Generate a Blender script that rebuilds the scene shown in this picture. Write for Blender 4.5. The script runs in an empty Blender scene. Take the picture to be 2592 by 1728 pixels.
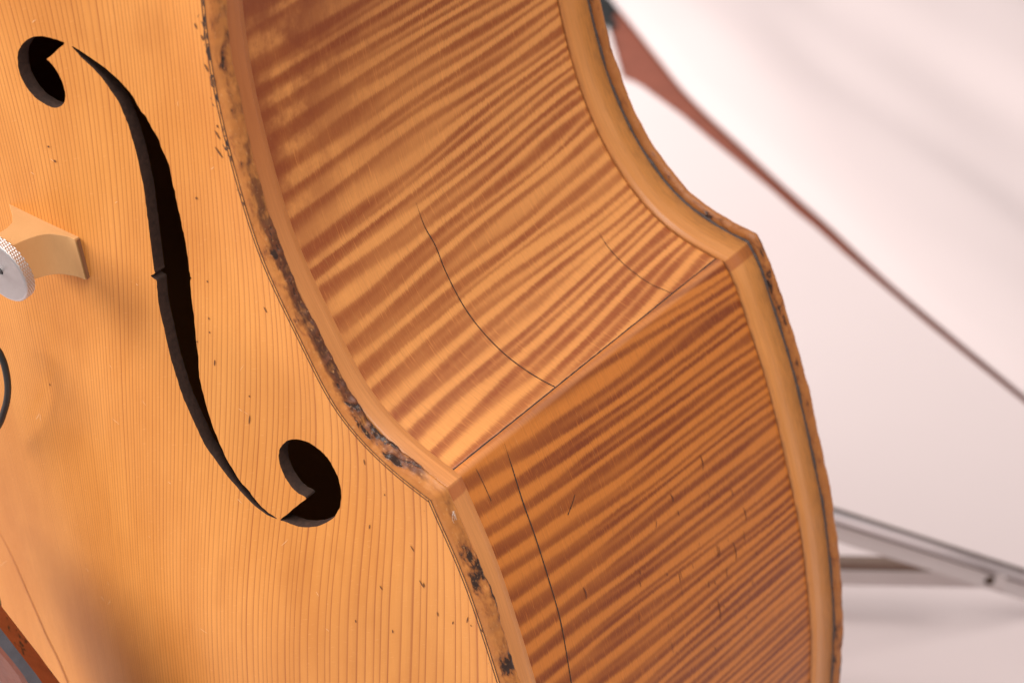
import bpy, bmesh, math, random
import numpy as np
from mathutils import Vector, Matrix, geometry
from mathutils.bvhtree import BVHTree
random.seed(7); rng = np.random.default_rng(7)
S = bpy.context.scene
COL = S.collection

# ------------------------------------------------------------------ camera frame
FPX = 5000.0                                   # focal length in pixels of the 2592 px wide photograph
NC = np.array([-0.5847, -0.4424, 0.6799]); NC /= np.linalg.norm(NC)      # normal of the bass front, camera axes
def ray(p):
    p = np.atleast_2d(np.asarray(p, float))
    return np.stack([(p[:, 0]-1296)/FPX, -(p[:, 1]-864)/FPX, -np.ones(len(p))], 1)
_p = np.array([450, 700.])
YC = np.cross(NC, np.cross(ray(_p)[0], ray(_p+np.array([12, 100.]))[0])); YC /= np.linalg.norm(YC)
if YC[1] < 0: YC = -YC
XC = np.cross(YC, NC)
CAMH = 1.02
UP = YC; FW = np.array([0, 0, -1.]) - UP*(-UP[2]); FW /= np.linalg.norm(FW); RT = np.cross(FW, UP)
RCW = np.stack([RT, FW, UP])                   # camera axes -> world axes
CAMP = np.array([0, 0, CAMH])

cam_d = bpy.data.cameras.new("camera"); cam = bpy.data.objects.new("camera", cam_d); COL.objects.link(cam)
cam_d.sensor_width = 36; cam_d.lens = FPX/2592*36; cam_d.clip_start = .02; cam_d.clip_end = 50
cam.matrix_world = Matrix([[*RCW[i], CAMP[i]] for i in range(3)] + [[0, 0, 0, 1]])
cam_d.dof.use_dof = True; cam_d.dof.focus_distance = .80; cam_d.dof.aperture_fstop = 10.0
S.camera = cam

# ------------------------------------------------------------------ bass frame (X right, Y up the strings, Z out of the front)
CF_PX = np.array([864+820*864/2352, 1152+145*864/2352])
Q0 = ray(CF_PX)[0]*(.2/.26) + NC*.018
BM = RCW @ np.stack([XC, YC, NC], 1)
BO = RCW @ Q0 + CAMP
BASS = Matrix([[*BM[i], BO[i]] for i in range(3)] + [[0, 0, 0, 1]])
def B2W(p): return np.asarray(p) @ BM.T + BO
def W2B(p): return (np.asarray(p)-BO) @ BM
CAMB = W2B(CAMP)
def rayB(p): return (ray(p) @ RCW.T) @ BM
def unB(p, z):                                  # pixels -> points of the bass frame at height z (scalar or array)
    r = rayB(p); t = (z-CAMB[2])/r[:, 2]
    return CAMB + r*t[:, None]
def unF(p, z=0.0):                              # pixels -> points at world height z
    r = ray(p) @ RCW.T; t = (z-CAMP[2])/r[:, 2]
    return CAMP + r*np.reshape(t, (-1, 1))
K = 864/2352
def T(ox, oy, pts, k=K): return np.array([(ox+x*k, oy+y*k) for x, y in pts], float)

# ------------------------------------------------------------------ world and lamps
W = bpy.data.worlds.new("World"); S.world = W; W.use_nodes = True
bg = W.node_tree.nodes['Background']; bg.inputs[0].default_value = (1, .94, .93, 1); bg.inputs[1].default_value = .44
def area(name, pos, target, size, power, col=(1, .97, .94), sy=None):
    l = bpy.data.lights.new(name, 'AREA'); l.energy = power; l.color = col; l.size = size
    if sy: l.shape = 'RECTANGLE'; l.size_y = sy
    o = bpy.data.objects.new(name, l); COL.objects.link(o); o.location = pos
    o.rotation_euler = (Vector(target)-Vector(pos)).to_track_quat('-Z', 'Y').to_euler(); return o
tgt = B2W([-.1, 0, -.05])
area("window_light", B2W([-1.15, .95, 1.05]), tgt, .8, 33)
area("ceiling_bounce_fill", (.30, .45, 2.05), (.2, .7, 0), 1.5, 30, sy=1.2)  # added overhead fill lamp, stands in for bounce off the ceiling
area("sheet_fill_light", (-.22, 2.35, .75), (.10, 2.0, 0), .35, 7)  # added fill lamp, out of view, brightens the sheet beside the bass
S.view_settings.view_transform = 'Standard'; S.view_settings.look = 'None'; S.view_settings.exposure = .10; S.view_settings.gamma = 1

# ------------------------------------------------------------------ object helpers
def empty(name, label, cat, mw=None, group=None):
    o = bpy.data.objects.new(name, None); COL.objects.link(o); o['label'] = label; o['category'] = cat; o.empty_display_size = .05
    if group: o['group'] = group
    if mw is not None: o.matrix_world = mw
    return o
def mesh(name, verts, faces, mat, parent=None, smooth=True, uv=None, attrs=None, mats=None, fmat=None):
    m = bpy.data.meshes.new(name); m.from_pydata([tuple(map(float, v)) for v in verts], [], [tuple(map(int, f)) for f in faces])
    for mm in (mats or [mat]): m.materials.append(mm)
    if fmat is not None: m.polygons.foreach_set('material_index', np.asarray(fmat, np.int32))
    if smooth: m.polygons.foreach_set('use_smooth', np.ones(len(m.polygons), bool))
    if uv is not None:
        l = m.uv_layers.new(name='UVMap'); idx = np.empty(len(m.loops), np.int32); m.loops.foreach_get('vertex_index', idx)
        l.data.foreach_set('uv', np.asarray(uv, np.float32)[idx].ravel())
    for k, v in (attrs or {}).items():
        a = m.attributes.new(k, 'FLOAT', 'POINT'); a.data.foreach_set('value', np.asarray(v, np.float32))
    m.update()
    o = bpy.data.objects.new(name, m); COL.objects.link(o)
    if parent: o.parent = parent
    return o
def grid(nu, nv, closed=False):
    f = []
    for i in range(nu-1):
        for j in range(nv if closed else nv-1):
            a = i*nv+j; b = i*nv+(j+1) % nv
            f.append((a, b, b+nv, a+nv))
    return f
def struct(o): o['kind'] = 'structure'; return o
def resample(P, n=None, step=None):
    P = np.asarray(P, float); s = np.r_[0, np.cumsum(np.linalg.norm(np.diff(P, axis=0), axis=1))]
    if n is None: n = max(2, int(round(s[-1]/step))+1)
    t = np.linspace(0, s[-1], n)
    return np.stack([np.interp(t, s, P[:, i]) for i in range(P.shape[1])], 1)
def smooth_line(P, it, keep=True):
    P = P.copy()
    for _ in range(it):
        P[1:-1] += .5*((P[:-2]+P[2:])/2-P[1:-1])
    return P
def catmull(P, n=8, closed=False):
    P = np.asarray(P, float); out = []; N = len(P)
    rngi = range(N if closed else N-1)
    for i in rngi:
        if closed: p0, p1, p2, p3 = P[i-1], P[i], P[(i+1) % N], P[(i+2) % N]
        else: p0, p1, p2, p3 = P[max(i-1, 0)], P[i], P[i+1], P[min(i+2, N-1)]
        for t in np.arange(n)/n:
            out.append(.5*((2*p1)+(-p0+p2)*t+(2*p0-5*p1+4*p2-p3)*t*t+(-p0+3*p1-3*p2+p3)*t**3))
    if not closed: out.append(P[-1])
    return np.array(out)
def tube(path, r, seg=10):
    path = np.asarray(path, float); n = len(path); V = []
    tg = np.gradient(path, axis=0); tg /= np.linalg.norm(tg, axis=1)[:, None]
    a = np.array([0, 0, 1.]) if abs(tg[0][2]) < .9 else np.array([1., 0, 0])
    rr = np.broadcast_to(r, (n,))
    for i in range(n):
        u = np.cross(tg[i], a); u /= np.linalg.norm(u); v = np.cross(u, tg[i]); a = v
        for k in range(seg):
            th = 2*math.pi*k/seg; V.append(path[i]+rr[i]*(math.cos(th)*u+math.sin(th)*v))
    F = grid(n, seg, True); F.append(tuple(range(seg))[::-1]); F.append(tuple((n-1)*seg+k for k in range(seg)))
    return V, F

# ------------------------------------------------------------------ materials
class NT:
    def __init__(s, name):
        s.m = bpy.data.materials.new(name); s.m.use_nodes = True; s.t = s.m.node_tree; s.N = s.t.nodes; s.L = s.t.links
        s.p = s.N['Principled BSDF']
    def n(s, typ, **kw):
        o = s.N.new(typ)
        for k, v in kw.items(): setattr(o, k, v)
        return o
    def set(s, sock, v):
        if hasattr(v, 'is_linked') or isinstance(v, bpy.types.NodeSocket): s.L.new(v, sock)
        else: sock.default_value = v
    def math(s, op, a, b=0.0, c=0.0, clamp=False):
        o = s.n('ShaderNodeMath', operation=op); o.use_clamp = clamp
        s.set(o.inputs[0], a); s.set(o.inputs[1], b); s.set(o.inputs[2], c); return o.outputs[0]
    def mix(s, fac, a, b, typ='MIX'):
        o = s.n('ShaderNodeMix', data_type='RGBA', blend_type=typ); s.set(o.inputs[0], fac); s.set(o.inputs[6], a); s.set(o.inputs[7], b); return o.outputs[2]
    def ramp(s, fac, stops, interp='LINEAR'):
        o = s.n('ShaderNodeValToRGB'); o.color_ramp.interpolation = interp; e = o.color_ramp.elements
        while len(e) < len(stops): e.new(.5)
        for q, (p, c) in zip(e, stops): q.position = p; q.color = c if len(c) == 4 else (*c, 1)
        s.set(o.inputs[0], fac); return o.outputs[0]
    def sstep(s, x, a, b):
        o = s.n('ShaderNodeMapRange', interpolation_type='SMOOTHSTEP'); s.set(o.inputs[0], x); o.inputs[1].default_value = a; o.inputs[2].default_value = b; return o.outputs[0]
    def noise(s, vec, scale=1.0, detail=2.0, rough=.5, dist=0.0):
        o = s.n('ShaderNodeTexNoise'); s.set(o.inputs['Vector'], vec); o.inputs['Scale'].default_value = scale
        o.inputs['Detail'].default_value = detail; o.inputs['Roughness'].default_value = rough; o.inputs['Distortion'].default_value = dist; return o.outputs[0]
    def comb(s, x, y, z=0.0):
        o = s.n('ShaderNodeCombineXYZ'); s.set(o.inputs[0], x); s.set(o.inputs[1], y); s.set(o.inputs[2], z); return o.outputs[0]
    def sep(s, v):
        o = s.n('ShaderNodeSeparateXYZ'); s.L.new(v, o.inputs[0]); return o.outputs
    def obj(s): return s.n('ShaderNodeTexCoord').outputs['Object']
    def uv(s): return s.n('ShaderNodeTexCoord').outputs['UV']
    def attr(s, name): o = s.n('ShaderNodeAttribute'); o.attribute_name = name; return o.outputs['Fac']
    def bump(s, h, strength=.2, dist=.001):
        o = s.n('ShaderNodeBump'); s.set(o.inputs['Height'], h); o.inputs['Strength'].default_value = strength; o.inputs['Distance'].default_value = dist
        s.L.new(o.outputs[0], s.p.inputs['Normal'])
    def out(s, col=None, rough=.5, spec=.5, metal=0.0, coat=0.0, coatr=.2):
        if col is not None: s.set(s.p.inputs['Base Color'], col if not (isinstance(col, tuple) and len(col) == 3) else (*col, 1))
        s.set(s.p.inputs['Roughness'], rough); s.p.inputs['Specular IOR Level'].default_value = spec; s.p.inputs['Metallic'].default_value = metal
        s.p.inputs['Coat Weight'].default_value = coat; s.p.inputs['Coat Roughness'].default_value = coatr
        return s.m
def plain(name, col, rough=.5, metal=0.0, var=.12, scale=60, bump=.1):
    t = NT(name); o = t.obj(); nz = t.noise(o, scale, 4, .6)
    c = t.mix(nz, tuple(x*(1-var) for x in col)+(1,), tuple(min(1, x*(1+var)) for x in col)+(1,))
    t.bump(nz, bump, .0005); return t.out(c, rough, .5, metal)

def spruce():
    t = NT('spruce_varnished'); x, y, z = t.sep(t.obj())
    wob = t.noise(t.comb(t.math('MULTIPLY', x, 25), t.math('MULTIPLY', y, 2.2)), 1, 3, .55)
    left = t.math('MULTIPLY', t.math('ADD', x, .135), 1.9)                      # the rings fan out towards the middle joint
    fan = t.math('MINIMUM', t.math('MAXIMUM', left, -.24), 0.0)
    xw = t.math('ADD', t.math('ADD', x, t.math('MULTIPLY', t.math('MULTIPLY', y, fan), -1.0)), t.math('MULTIPLY', t.math('SUBTRACT', wob, .5), .0035))
    q = t.math('MAXIMUM', t.math('SUBTRACT', t.math('MULTIPLY', xw, -1), .035), 0)
    ph = t.math('ADD', t.math('MULTIPLY', xw, 265), t.math('MULTIPLY', t.math('MULTIPLY', q, q), -1900))
    irr = t.noise(t.comb(t.math('MULTIPLY', xw, 75), t.math('MULTIPLY', y, .4), 4.0), 1, 2.5, .6)          # uneven ring widths
    ph = t.math('ADD', ph, t.math('MULTIPLY', irr, 3.2))
    fr = t.math('FRACT', ph); cell = t.math('FLOOR', ph)
    line = t.ramp(fr, [(0, (.15,)*3), (.05, (0,)*3), (.50, (.04,)*3), (.78, (.22,)*3), (.90, (.90,)*3), (.95, (1,)*3), (1, (.15,)*3)])
    lv = t.noise(t.comb(t.math('MULTIPLY', cell, 7.31), t.math('MULTIPLY', y, 9)), 1, 2)
    amt = t.math('MULTIPLY', line, t.math('ADD', .12, t.math('MULTIPLY', lv, 1.35)), clamp=True)
    fine = t.noise(t.comb(t.math('MULTIPLY', x, 2600), t.math('MULTIPLY', y, 90)), 1, 3, .6)
    big = t.noise(t.comb(t.math('MULTIPLY', x, 24), t.math('MULTIPLY', y, 8)), 1, 4, .6)
    big = t.sstep(big, .22, .78)
    base = t.mix(big, (.65, .238, .038, 1), (.84, .358, .080, 1))
    base = t.mix(t.math('MULTIPLY', fine, .32), base, (.50, .185, .045, 1))
    # medullary ray flecks: short pale cross strokes
    ff = t.noise(t.comb(t.math('MULTIPLY', t.math('ADD', x, t.math('MULTIPLY', y, .35)), 330), t.math('MULTIPLY', t.math('SUBTRACT', y, t.math('MULTIPLY', x, .35)), 1500)), 1, 2)
    base = t.mix(t.math('MULTIPLY', t.sstep(ff, .60, .78), .28), base, (.90, .46, .17, 1))
    c = t.mix(t.math('MULTIPLY', amt, .80), base, (.30, .065, .010, 1))
    st = t.noise(t.comb(t.math('MULTIPLY', x, 22), t.math('MULTIPLY', y, 10), 3.0), 1, 4, .55)
    c = t.mix(t.math('MULTIPLY', t.sstep(st, .60, .78), .42), c, (.46, .15, .022, 1))      # old varnish stains
    # battered margin: dark flecks close to the edge of the plate
    d = t.attr('edge'); w = t.attr('wear')
    sv = t.attr('arc')
    fl = t.noise(t.comb(t.math('MULTIPLY', sv, 170), t.math('MULTIPLY', d, 480), 1.7), 1, 4, .62)
    near = t.math('MULTIPLY', t.math('SUBTRACT', 1, t.sstep(d, .001, .0075)), w)
    c = t.mix(t.math('MULTIPLY', t.sstep(t.math('ADD', fl, t.math('MULTIPLY', near, .22)), .66, .73), t.math('MINIMUM', t.math('MULTIPLY', near, 3), 1)), c, (.035, .018, .012, 1))
    t.bump(t.math('SUBTRACT', t.math('MULTIPLY', fine, .25), amt), .10, .0002)
    return t.out(c, t.math('ADD', .40, t.math('MULTIPLY', fine, .16)), .42, 0, .16, .22)

def maple(name, light, dark, f0=76., slant=.05, seed=0.0):
    t = NT(name); u, v, _ = t.sep(t.uv())              # u along the rib, v from front to back, metres
    fib = t.noise(t.comb(t.math('MULTIPLY', u, 60), t.math('MULTIPLY', v, 1500), seed), 1, 3, .6)      # fibres running along the rib
    fib2 = t.noise(t.comb(t.math('MULTIPLY', u, 240), t.math('MULTIPLY', v, 4200), seed+1), 1, 2, .6)
    uu = t.math('ADD', t.math('ADD', u, t.math('MULTIPLY', v, slant)), t.math('MULTIPLY', t.math('SUBTRACT', fib, .5), .0022))
    w1 = t.noise(t.comb(t.math('MULTIPLY', uu, 20), t.math('MULTIPLY', v, 3.5), seed+2), 1, 1.5, .5)
    w2 = t.noise(t.comb(t.math('MULTIPLY', uu, 80), t.math('MULTIPLY', v, 6), seed+3), 1, 1.5, .5)
    ph = t.math('ADD', t.math('MULTIPLY', uu, f0), t.math('ADD', t.math('MULTIPLY', w1, 1.4), t.math('MULTIPLY', w2, .75)))
    tau = 2*math.pi
    s1 = t.math('SINE', t.math('MULTIPLY', ph, tau))
    s2 = t.math('SINE', t.math('ADD', t.math('MULTIPLY', ph, tau*2), t.math('MULTIPLY', w1, 5)))
    amp = t.noise(t.comb(t.math('MULTIPLY', uu, 55), t.math('MULTIPLY', v, 9), seed+4), 1, 2, .5)
    vb = t.math('ADD', v, t.math('MULTIPLY', t.math('SUBTRACT', amp, .5), .16))
    back = t.sstep(vb, .02, .15)
    x = t.math('ADD', t.math('MULTIPLY', s1, t.math('SUBTRACT', .85, t.math('MULTIPLY', back, .50))), t.math('MULTIPLY', s2, t.math('ADD', .16, t.math('MULTIPLY', back, .5))))
    x = t.math('ADD', x, t.math('MULTIPLY', t.math('SUBTRACT', amp, .5), 2.1))
    s = t.ramp(t.math('MULTIPLY_ADD', x, .5, .5), [(.08, (0,)*3), (.36, (.20,)*3), (.64, (.74,)*3), (.92, (1,)*3)])
    mot = t.noise(t.comb(t.math('MULTIPLY', u, 24), t.math('MULTIPLY', v, 16), seed+8), 1, 3)
    s2_ = t.math('MULTIPLY', s, t.math('ADD', .50, t.math('MULTIPLY', mot, .9)), clamp=True)
    c = t.mix(s2_, (*light, 1), (*dark, 1))
    c = t.mix(t.math('MULTIPLY', t.attr('lap'), .25), c, (.70, .33, .15, 1))
    c = t.mix(t.math('MULTIPLY', fib2, .30), c, tuple(x*.55 for x in light)+(1,))
    fa = t.noise(t.comb(t.math('MULTIPLY', u, 85), t.math('MULTIPLY', v, 1250), seed+21), 1, 2.5, .65)       # pores and fleck, visible short streaks
    c = t.mix(t.math('MULTIPLY', t.sstep(fa, .50, .72), .42), c, tuple(x*.62 for x in light)+(1,))
    c = t.mix(t.math('MULTIPLY', t.sstep(fa, .48, .26), .30), c, tuple(min(1, x*1.25) for x in light)+(1,))
    rd = t.sstep(t.noise(t.comb(t.math('MULTIPLY', u, 40), t.math('MULTIPLY', v, 40), seed+11), 1, 5, .65), .28, .62)
    c = t.mix(t.math('MULTIPLY', t.math('MULTIPLY', rd, t.attr('red')), .85), c, (.24, .050, .011, 1))
    sc = t.noise(t.comb(t.math('MULTIPLY', u, 220), t.math('MULTIPLY', v, 900), seed+14), 1, 3, .6)
    c = t.mix(t.math('MULTIPLY', t.sstep(t.math('ADD', sc, t.math('MULTIPLY', t.attr('scuff'), .09)), .755, .80), .8), c, (.07, .022, .010, 1))
    pale = t.noise(t.comb(t.math('MULTIPLY', u, 110), t.math('MULTIPLY', v, 2600), seed+17), 1, 2)
    c = t.mix(t.math('MULTIPLY', t.sstep(pale, .70, .78), .35), c, (.80, .45, .18, 1))
    t.bump(fib2, .10, .0002)
    return t.out(c, t.math('ADD', .40, t.math('MULTIPLY', fib, .14)), .35, 0, .10, .22)

def strip_wood(name, a, b, dirt=.5, seed=0.0):
    t = NT(name); u, v, _ = t.sep(t.uv())
    g = t.noise(t.comb(t.math('MULTIPLY', u, 30), t.math('MULTIPLY', v, 900), seed), 1, 4, .65)
    g = t.sstep(g, .30, .72)
    m = t.noise(t.comb(t.math('MULTIPLY', u, 26), t.math('MULTIPLY', v, 90), seed+3), 1, 3)
    c = t.mix(m, (*a, 1), (*b, 1)); c = t.mix(t.math('MULTIPLY', g, .35), c, tuple(x*.6 for x in a)+(1,))
    sp = t.noise(t.comb(t.math('MULTIPLY', u, 240), t.math('MULTIPLY', v, 420), seed+6), 1, 3, .6)
    c = t.mix(t.math('MULTIPLY', t.sstep(sp, .73, .79), dirt), c, (.10, .03, .015, 1))
    c = t.mix(t.math('MULTIPLY', t.attr('red'), t.math('ADD', .35, t.math('MULTIPLY', m, .5))), c, (.36, .095, .022, 1))
    dk = t.attr('dirt')
    dn = t.noise(t.comb(t.math('MULTIPLY', u, 140), t.math('MULTIPLY', v, 700), seed+9), 1, 4, .65)
    c = t.mix(t.math('MULTIPLY', dk, t.sstep(t.math('ADD', dn, t.math('MULTIPLY', dk, .35)), .48, .72)), c, (.045, .028, .022, 1))
    t.bump(g, .12, .0004)
    return t.out(c, .38, .45, 0, .12, .3)

def lip_wood(name, a, b, black, seed=0.0):
    t = NT(name); u, v, _ = t.sep(t.uv()); w = t.attr('wear')
    g = t.noise(t.comb(t.math('MULTIPLY', u, 40), t.math('MULTIPLY', v, 700), seed), 1, 4, .6)
    m = t.noise(t.comb(t.math('MULTIPLY', u, 110), t.math('MULTIPLY', v, 220), seed+3), 1, 4, .6)
    c = t.mix(m, (*a, 1), (*b, 1)); c = t.mix(t.math('MULTIPLY', g, .4), c, tuple(x*.5 for x in a)+(1,))
    n = t.noise(t.comb(t.math('MULTIPLY', u, 115), t.math('MULTIPLY', v, 270), seed+7), 1, 3.5, .58)
    c = t.mix(t.math('MULTIPLY', t.attr('grime_shade'), t.sstep(t.math('ADD', n, t.math('MULTIPLY', t.attr('grime_shade'), .36)), .58, .86)), c, (.070, .022, .009, 1))  # darker outer half of the lip: grime, with its shade painted in
    c = t.mix(t.math('MULTIPLY', t.sstep(t.math('ADD', n, t.math('MULTIPLY', w, .27)), .56, .72), .6), c, (.20, .055, .014, 1))
    k = t.sstep(t.math('ADD', n, t.math('MULTIPLY', w, .27)), .68, .78)
    c = t.mix(k, c, (*black, 1))
    wr = t.noise(t.comb(t.math('MULTIPLY', u, 600), t.math('MULTIPLY', v, 900), seed+9), 1, 2)
    c = t.mix(t.math('MULTIPLY', t.sstep(wr, .60, .76), .55), c, (.55, .27, .10, 1))
    t.bump(t.math('ADD', n, t.math('MULTIPLY', k, -.6)), .55, .0008)
    return t.out(c, t.math('ADD', .46, t.math('MULTIPLY', k, -.18)), .40, 0, 0, .3)

M_spruce = spruce()
M_rib_c = maple('flamed_maple_waist', (.77, .310, .080), (.285, .056, .009), 92., -.07, 1.0)
M_rib_l = maple('flamed_maple_lower', (.58, .180, .026), (.165, .024, .0035), 98., -.09, 20.0)
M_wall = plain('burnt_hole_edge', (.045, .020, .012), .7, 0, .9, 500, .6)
M_lining = strip_wood('lining_maple', (.56, .205, .052), (.66, .27, .080), .6, 0)
M_lining_b = strip_wood('lining_maple_back', (.60, .225, .048), (.70, .29, .080), .7, 5)
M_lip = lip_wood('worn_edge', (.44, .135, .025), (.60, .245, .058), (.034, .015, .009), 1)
M_lip_b = lip_wood('worn_back_edge', (.36, .115, .022), (.52, .20, .048), (.03, .014, .010), 8)
M_dark = plain('purfling_dark', (.05, .022, .012), .5, 0, .5, 900)
M_crack = plain('crack_dark', (.040, .018, .010), .8, 0, .5, 1200)
M_glue = plain('glue_line', (.07, .05, .045), .6, 0, .6, 700)
M_back = plain('back_maple', (.42, .16, .04), .4)

# ------------------------------------------------------------------ outlines, traced and turned into bass coordinates
TL, TC, ML, CC, MR, BL, BC, BR = (0, 0), (864, 0), (0, 576), (864, 576), (1728, 576), (0, 1152), (864, 1152), (1728, 1152)
pA1 = np.vstack([T(*TL, [(1660, 0), (1672, 100), (1695, 320), (1745, 600), (1800, 840), (1862, 1080), (1930, 1330)]), T(*ML, [(2000, 0), (2060, 160), (2130, 300), (2200, 450), (2270, 590), (2352, 740)]),
                 T(*CC, [(100, 990), (200, 1150), (320, 1290), (450, 1420), (600, 1555)]), T(*BC, [(820, 145)])])[::-1]
pA2 = T(*BC, [(820, 145), (880, 290), (960, 460), (1040, 650), (1110, 840), (1180, 1060), (1250, 1280), (1335, 1568)])
pB1 = np.vstack([T(*TC, [(1485, 0), (1510, 130), (1550, 300), (1600, 480), (1650, 650), (1720, 820), (1790, 980), (1880, 1140), (1980, 1290), (2080, 1420), (2180, 1530)]), T(*MR, [(0, 95), (100, 150), (280, 243)])])[::-1]
pB2 = np.vstack([T(*MR, [(280, 243), (330, 290), (370, 410), (430, 620), (490, 800), (560, 1000), (620, 1230), (660, 1400), (700, 1568)]), T(*BR, [(740, 200), (790, 400), (825, 640), (850, 850), (875, 1100), (885, 1300), (875, 1568)])])
ZF, ZB = -.018, -.218
XM = -.242                                         # centre line of the body
def curve(p, z, it): return smooth_line(resample(unB(p, z)[:, :2], step=.002), it)
C_f = curve(pA1, ZF, 40); C_b = curve(pB1, ZB, 40); L_f = curve(pA2, ZF, 20); L_b = curve(pB2, ZB, 40)
O2 = np.zeros(2)
for c in (C_f, C_b, L_f, L_b): c -= (c[0]-O2)*np.exp(-np.arange(len(c))/10)[:, None]
# waist of the front: continue upward as a mirror image to the upper corner
yt = C_f[-1][1]; mir = C_f[::-1][1:].copy(); mir[:, 1] = 2*yt-mir[:, 1]
C_F = smooth_line(resample(np.vstack([C_f, mir]), step=.002), 30)
def extend(a, full):                               # continue curve a with the shape of the curve `full`
    n = len(a); off = a[-1]-full[n-1]; k = len(full)-n
    fade = np.linspace(1, .6, k)[:, None]
    return smooth_line(np.vstack([a, full[n:]+off*fade]), 12)
C_B = extend(C_b, C_F)
L_F = extend(L_f, L_b)
def bez(p0, p1, p2, p3, n=60):
    t = np.linspace(0, 1, n)[:, None]; return (1-t)**3*p0+3*(1-t)**2*t*p1+3*(1-t)*t*t*p2+t**3*p3
def close_low(c):
    e = c[-1]; tg = (c[-1]-c[-8]); tg /= np.linalg.norm(tg)
    b = bez(e, e+tg*.16, np.array([XM+.18, -.50]), np.array([XM, -.50])); return resample(np.vstack([c, b[1:]]), step=.002)
L_F2 = close_low(L_F); L_B2 = close_low(L_B) if False else close_low(L_b)
def upper(c):
    e = c[-1]; return resample(bez(e, e+np.array([.035, .09]), np.array([.03+e[0], .60]), np.array([XM+.03, .70]), 80), step=.004)
U_F = upper(C_F); U_B = upper(C_B)

def normals(P, outward_right=True):
    tg = np.gradient(P, axis=0); tg /= np.linalg.norm(tg, axis=1)[:, None]
    return np.stack([tg[:, 1], -tg[:, 0]], 1)
# outline from the neck down to the tail (right half): upper + waist + lower
def whole(U, C, L): return np.vstack([U[::-1], C[::-1][1:], L[1:]])
OF = whole(U_F, C_F, L_F2); OB = whole(U_B, C_B, L_B2)
iC_f, iC_b = len(U_F)+len(C_F)-2, len(U_B)+len(C_B)-2          # index of the lower corner
def mitre(P, corner=None):
    d = np.diff(P, axis=0); d /= np.linalg.norm(d, axis=1)[:, None]
    nn = np.stack([-d[:, 1], d[:, 0]], 1)                       # left of the downward direction = outward (right)
    a = np.vstack([nn[:1], nn]); b = np.vstack([nn, nn[-1:]])
    m = a+b; m /= np.linalg.norm(m, axis=1)[:, None]
    k = 1/np.clip((m*a).sum(1), .45, 1)
    return m*k[:, None]
MF, MB = mitre(OF), mitre(OB)
sF = np.r_[0, np.cumsum(np.linalg.norm(np.diff(OF, axis=0), axis=1))]; sF -= sF[iC_f]
sB = np.r_[0, np.cumsum(np.linalg.norm(np.diff(OB, axis=0), axis=1))]; sB -= sB[iC_b]
def clean(P, M, o):                               # offset curve, softened so that it does not loop
    return P+M*o
# ------------------------------------------------------------------ arching of the front
OFd = OF[::3]
OFm = np.vstack([OFd, np.stack([2*XM-OFd[:, 0], OFd[:, 1]], 1)])
iC3 = iC_f//3
def edge_dist(P):
    P = np.atleast_2d(P); out = np.empty(len(P))
    for a in range(0, len(P), 1500):
        D = np.linalg.norm(P[a:a+1500, None]-OFm[None], axis=2)
        n = len(OFd)
        d1 = np.minimum(D[:, :iC3+1].min(1), D[:, n:n+iC3+1].min(1)); d2 = np.minimum(D[:, iC3:n].min(1), D[:, n+iC3:].min(1))
        kk = .02; h = np.clip(.5+.5*(d2-d1)/kk, 0, 1)
        out[a:a+1500] = d2*(1-h)+d1*h-kk*h*(1-h)
    return np.maximum(out, 0)
ARCH = .036
def arch(P):
    d = np.maximum(edge_dist(P)-.010, 0); return ARCH*(1-np.exp(-(d/.082)**1.7))
def on_top(px):                                   # pixels -> points on the arched front
    z = np.zeros(len(px))
    for _ in range(12):
        P = unB(px, z); z = .5*z+.5*arch(P[:, :2])
    return unB(px, z)

# ------------------------------------------------------------------ sound hole outlines
eye_u = T(*TL, [(445, 298), (390, 275), (320, 255), (260, 250), (205, 265), (160, 300), (130, 345), (121, 400), (125, 460), (140, 520), (170, 580), (220, 650), (280, 700), (340, 735), (380, 743), (410, 738), (435, 720), (448, 690), (450, 650), (440, 600), (420, 545), (390, 485), (350, 435), (322, 408), (345, 390), (400, 340)])
stem_r = np.vstack([T(*TL, [(495, 320), (560, 355), (640, 410), (700, 450), (760, 500), (820, 555), (880, 620), (930, 690), (960, 750), (1010, 810), (1040, 870), (1090, 950), (1110, 1010), (1130, 1060), (1165, 1135), (1180, 1210), (1205, 1320), (1225, 1430), (1245, 1500)]),
    T(*ML, [(1260, 20), (1275, 80), (1290, 180), (1302, 270), (1311, 335), (1320, 350), (1312, 362), (1313, 400), (1325, 520), (1340, 650), (1350, 760), (1365, 880), (1370, 1000), (1385, 1080), (1410, 1180), (1440, 1290), (1480, 1400), (1520, 1500)]),
    T(*BL, [(1555, 10), (1600, 90), (1650, 170), (1720, 250), (1780, 330), (1850, 393), (1912, 437)])])
stem_l = np.vstack([T(*TL, [(560, 395), (640, 470), (710, 550), (760, 620), (820, 710), (850, 780), (885, 860), (910, 950), (935, 1040), (960, 1150), (985, 1270), (1005, 1400), (1025, 1568)]),
    T(*ML, [(1038, 100), (1050, 200), (1062, 290), (1068, 312), (1040, 332), (1062, 352), (1080, 370), (1083, 440), (1100, 560), (1130, 690), (1160, 830), (1180, 910), (1215, 1020), (1240, 1110), (1280, 1210), (1330, 1320), (1380, 1430), (1420, 1510)]),
    T(*BL, [(1470, 10), (1530, 95), (1600, 180), (1680, 270), (1760, 350), (1840, 408)])])
stem = np.vstack([stem_r, stem_l[::-1]])
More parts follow.
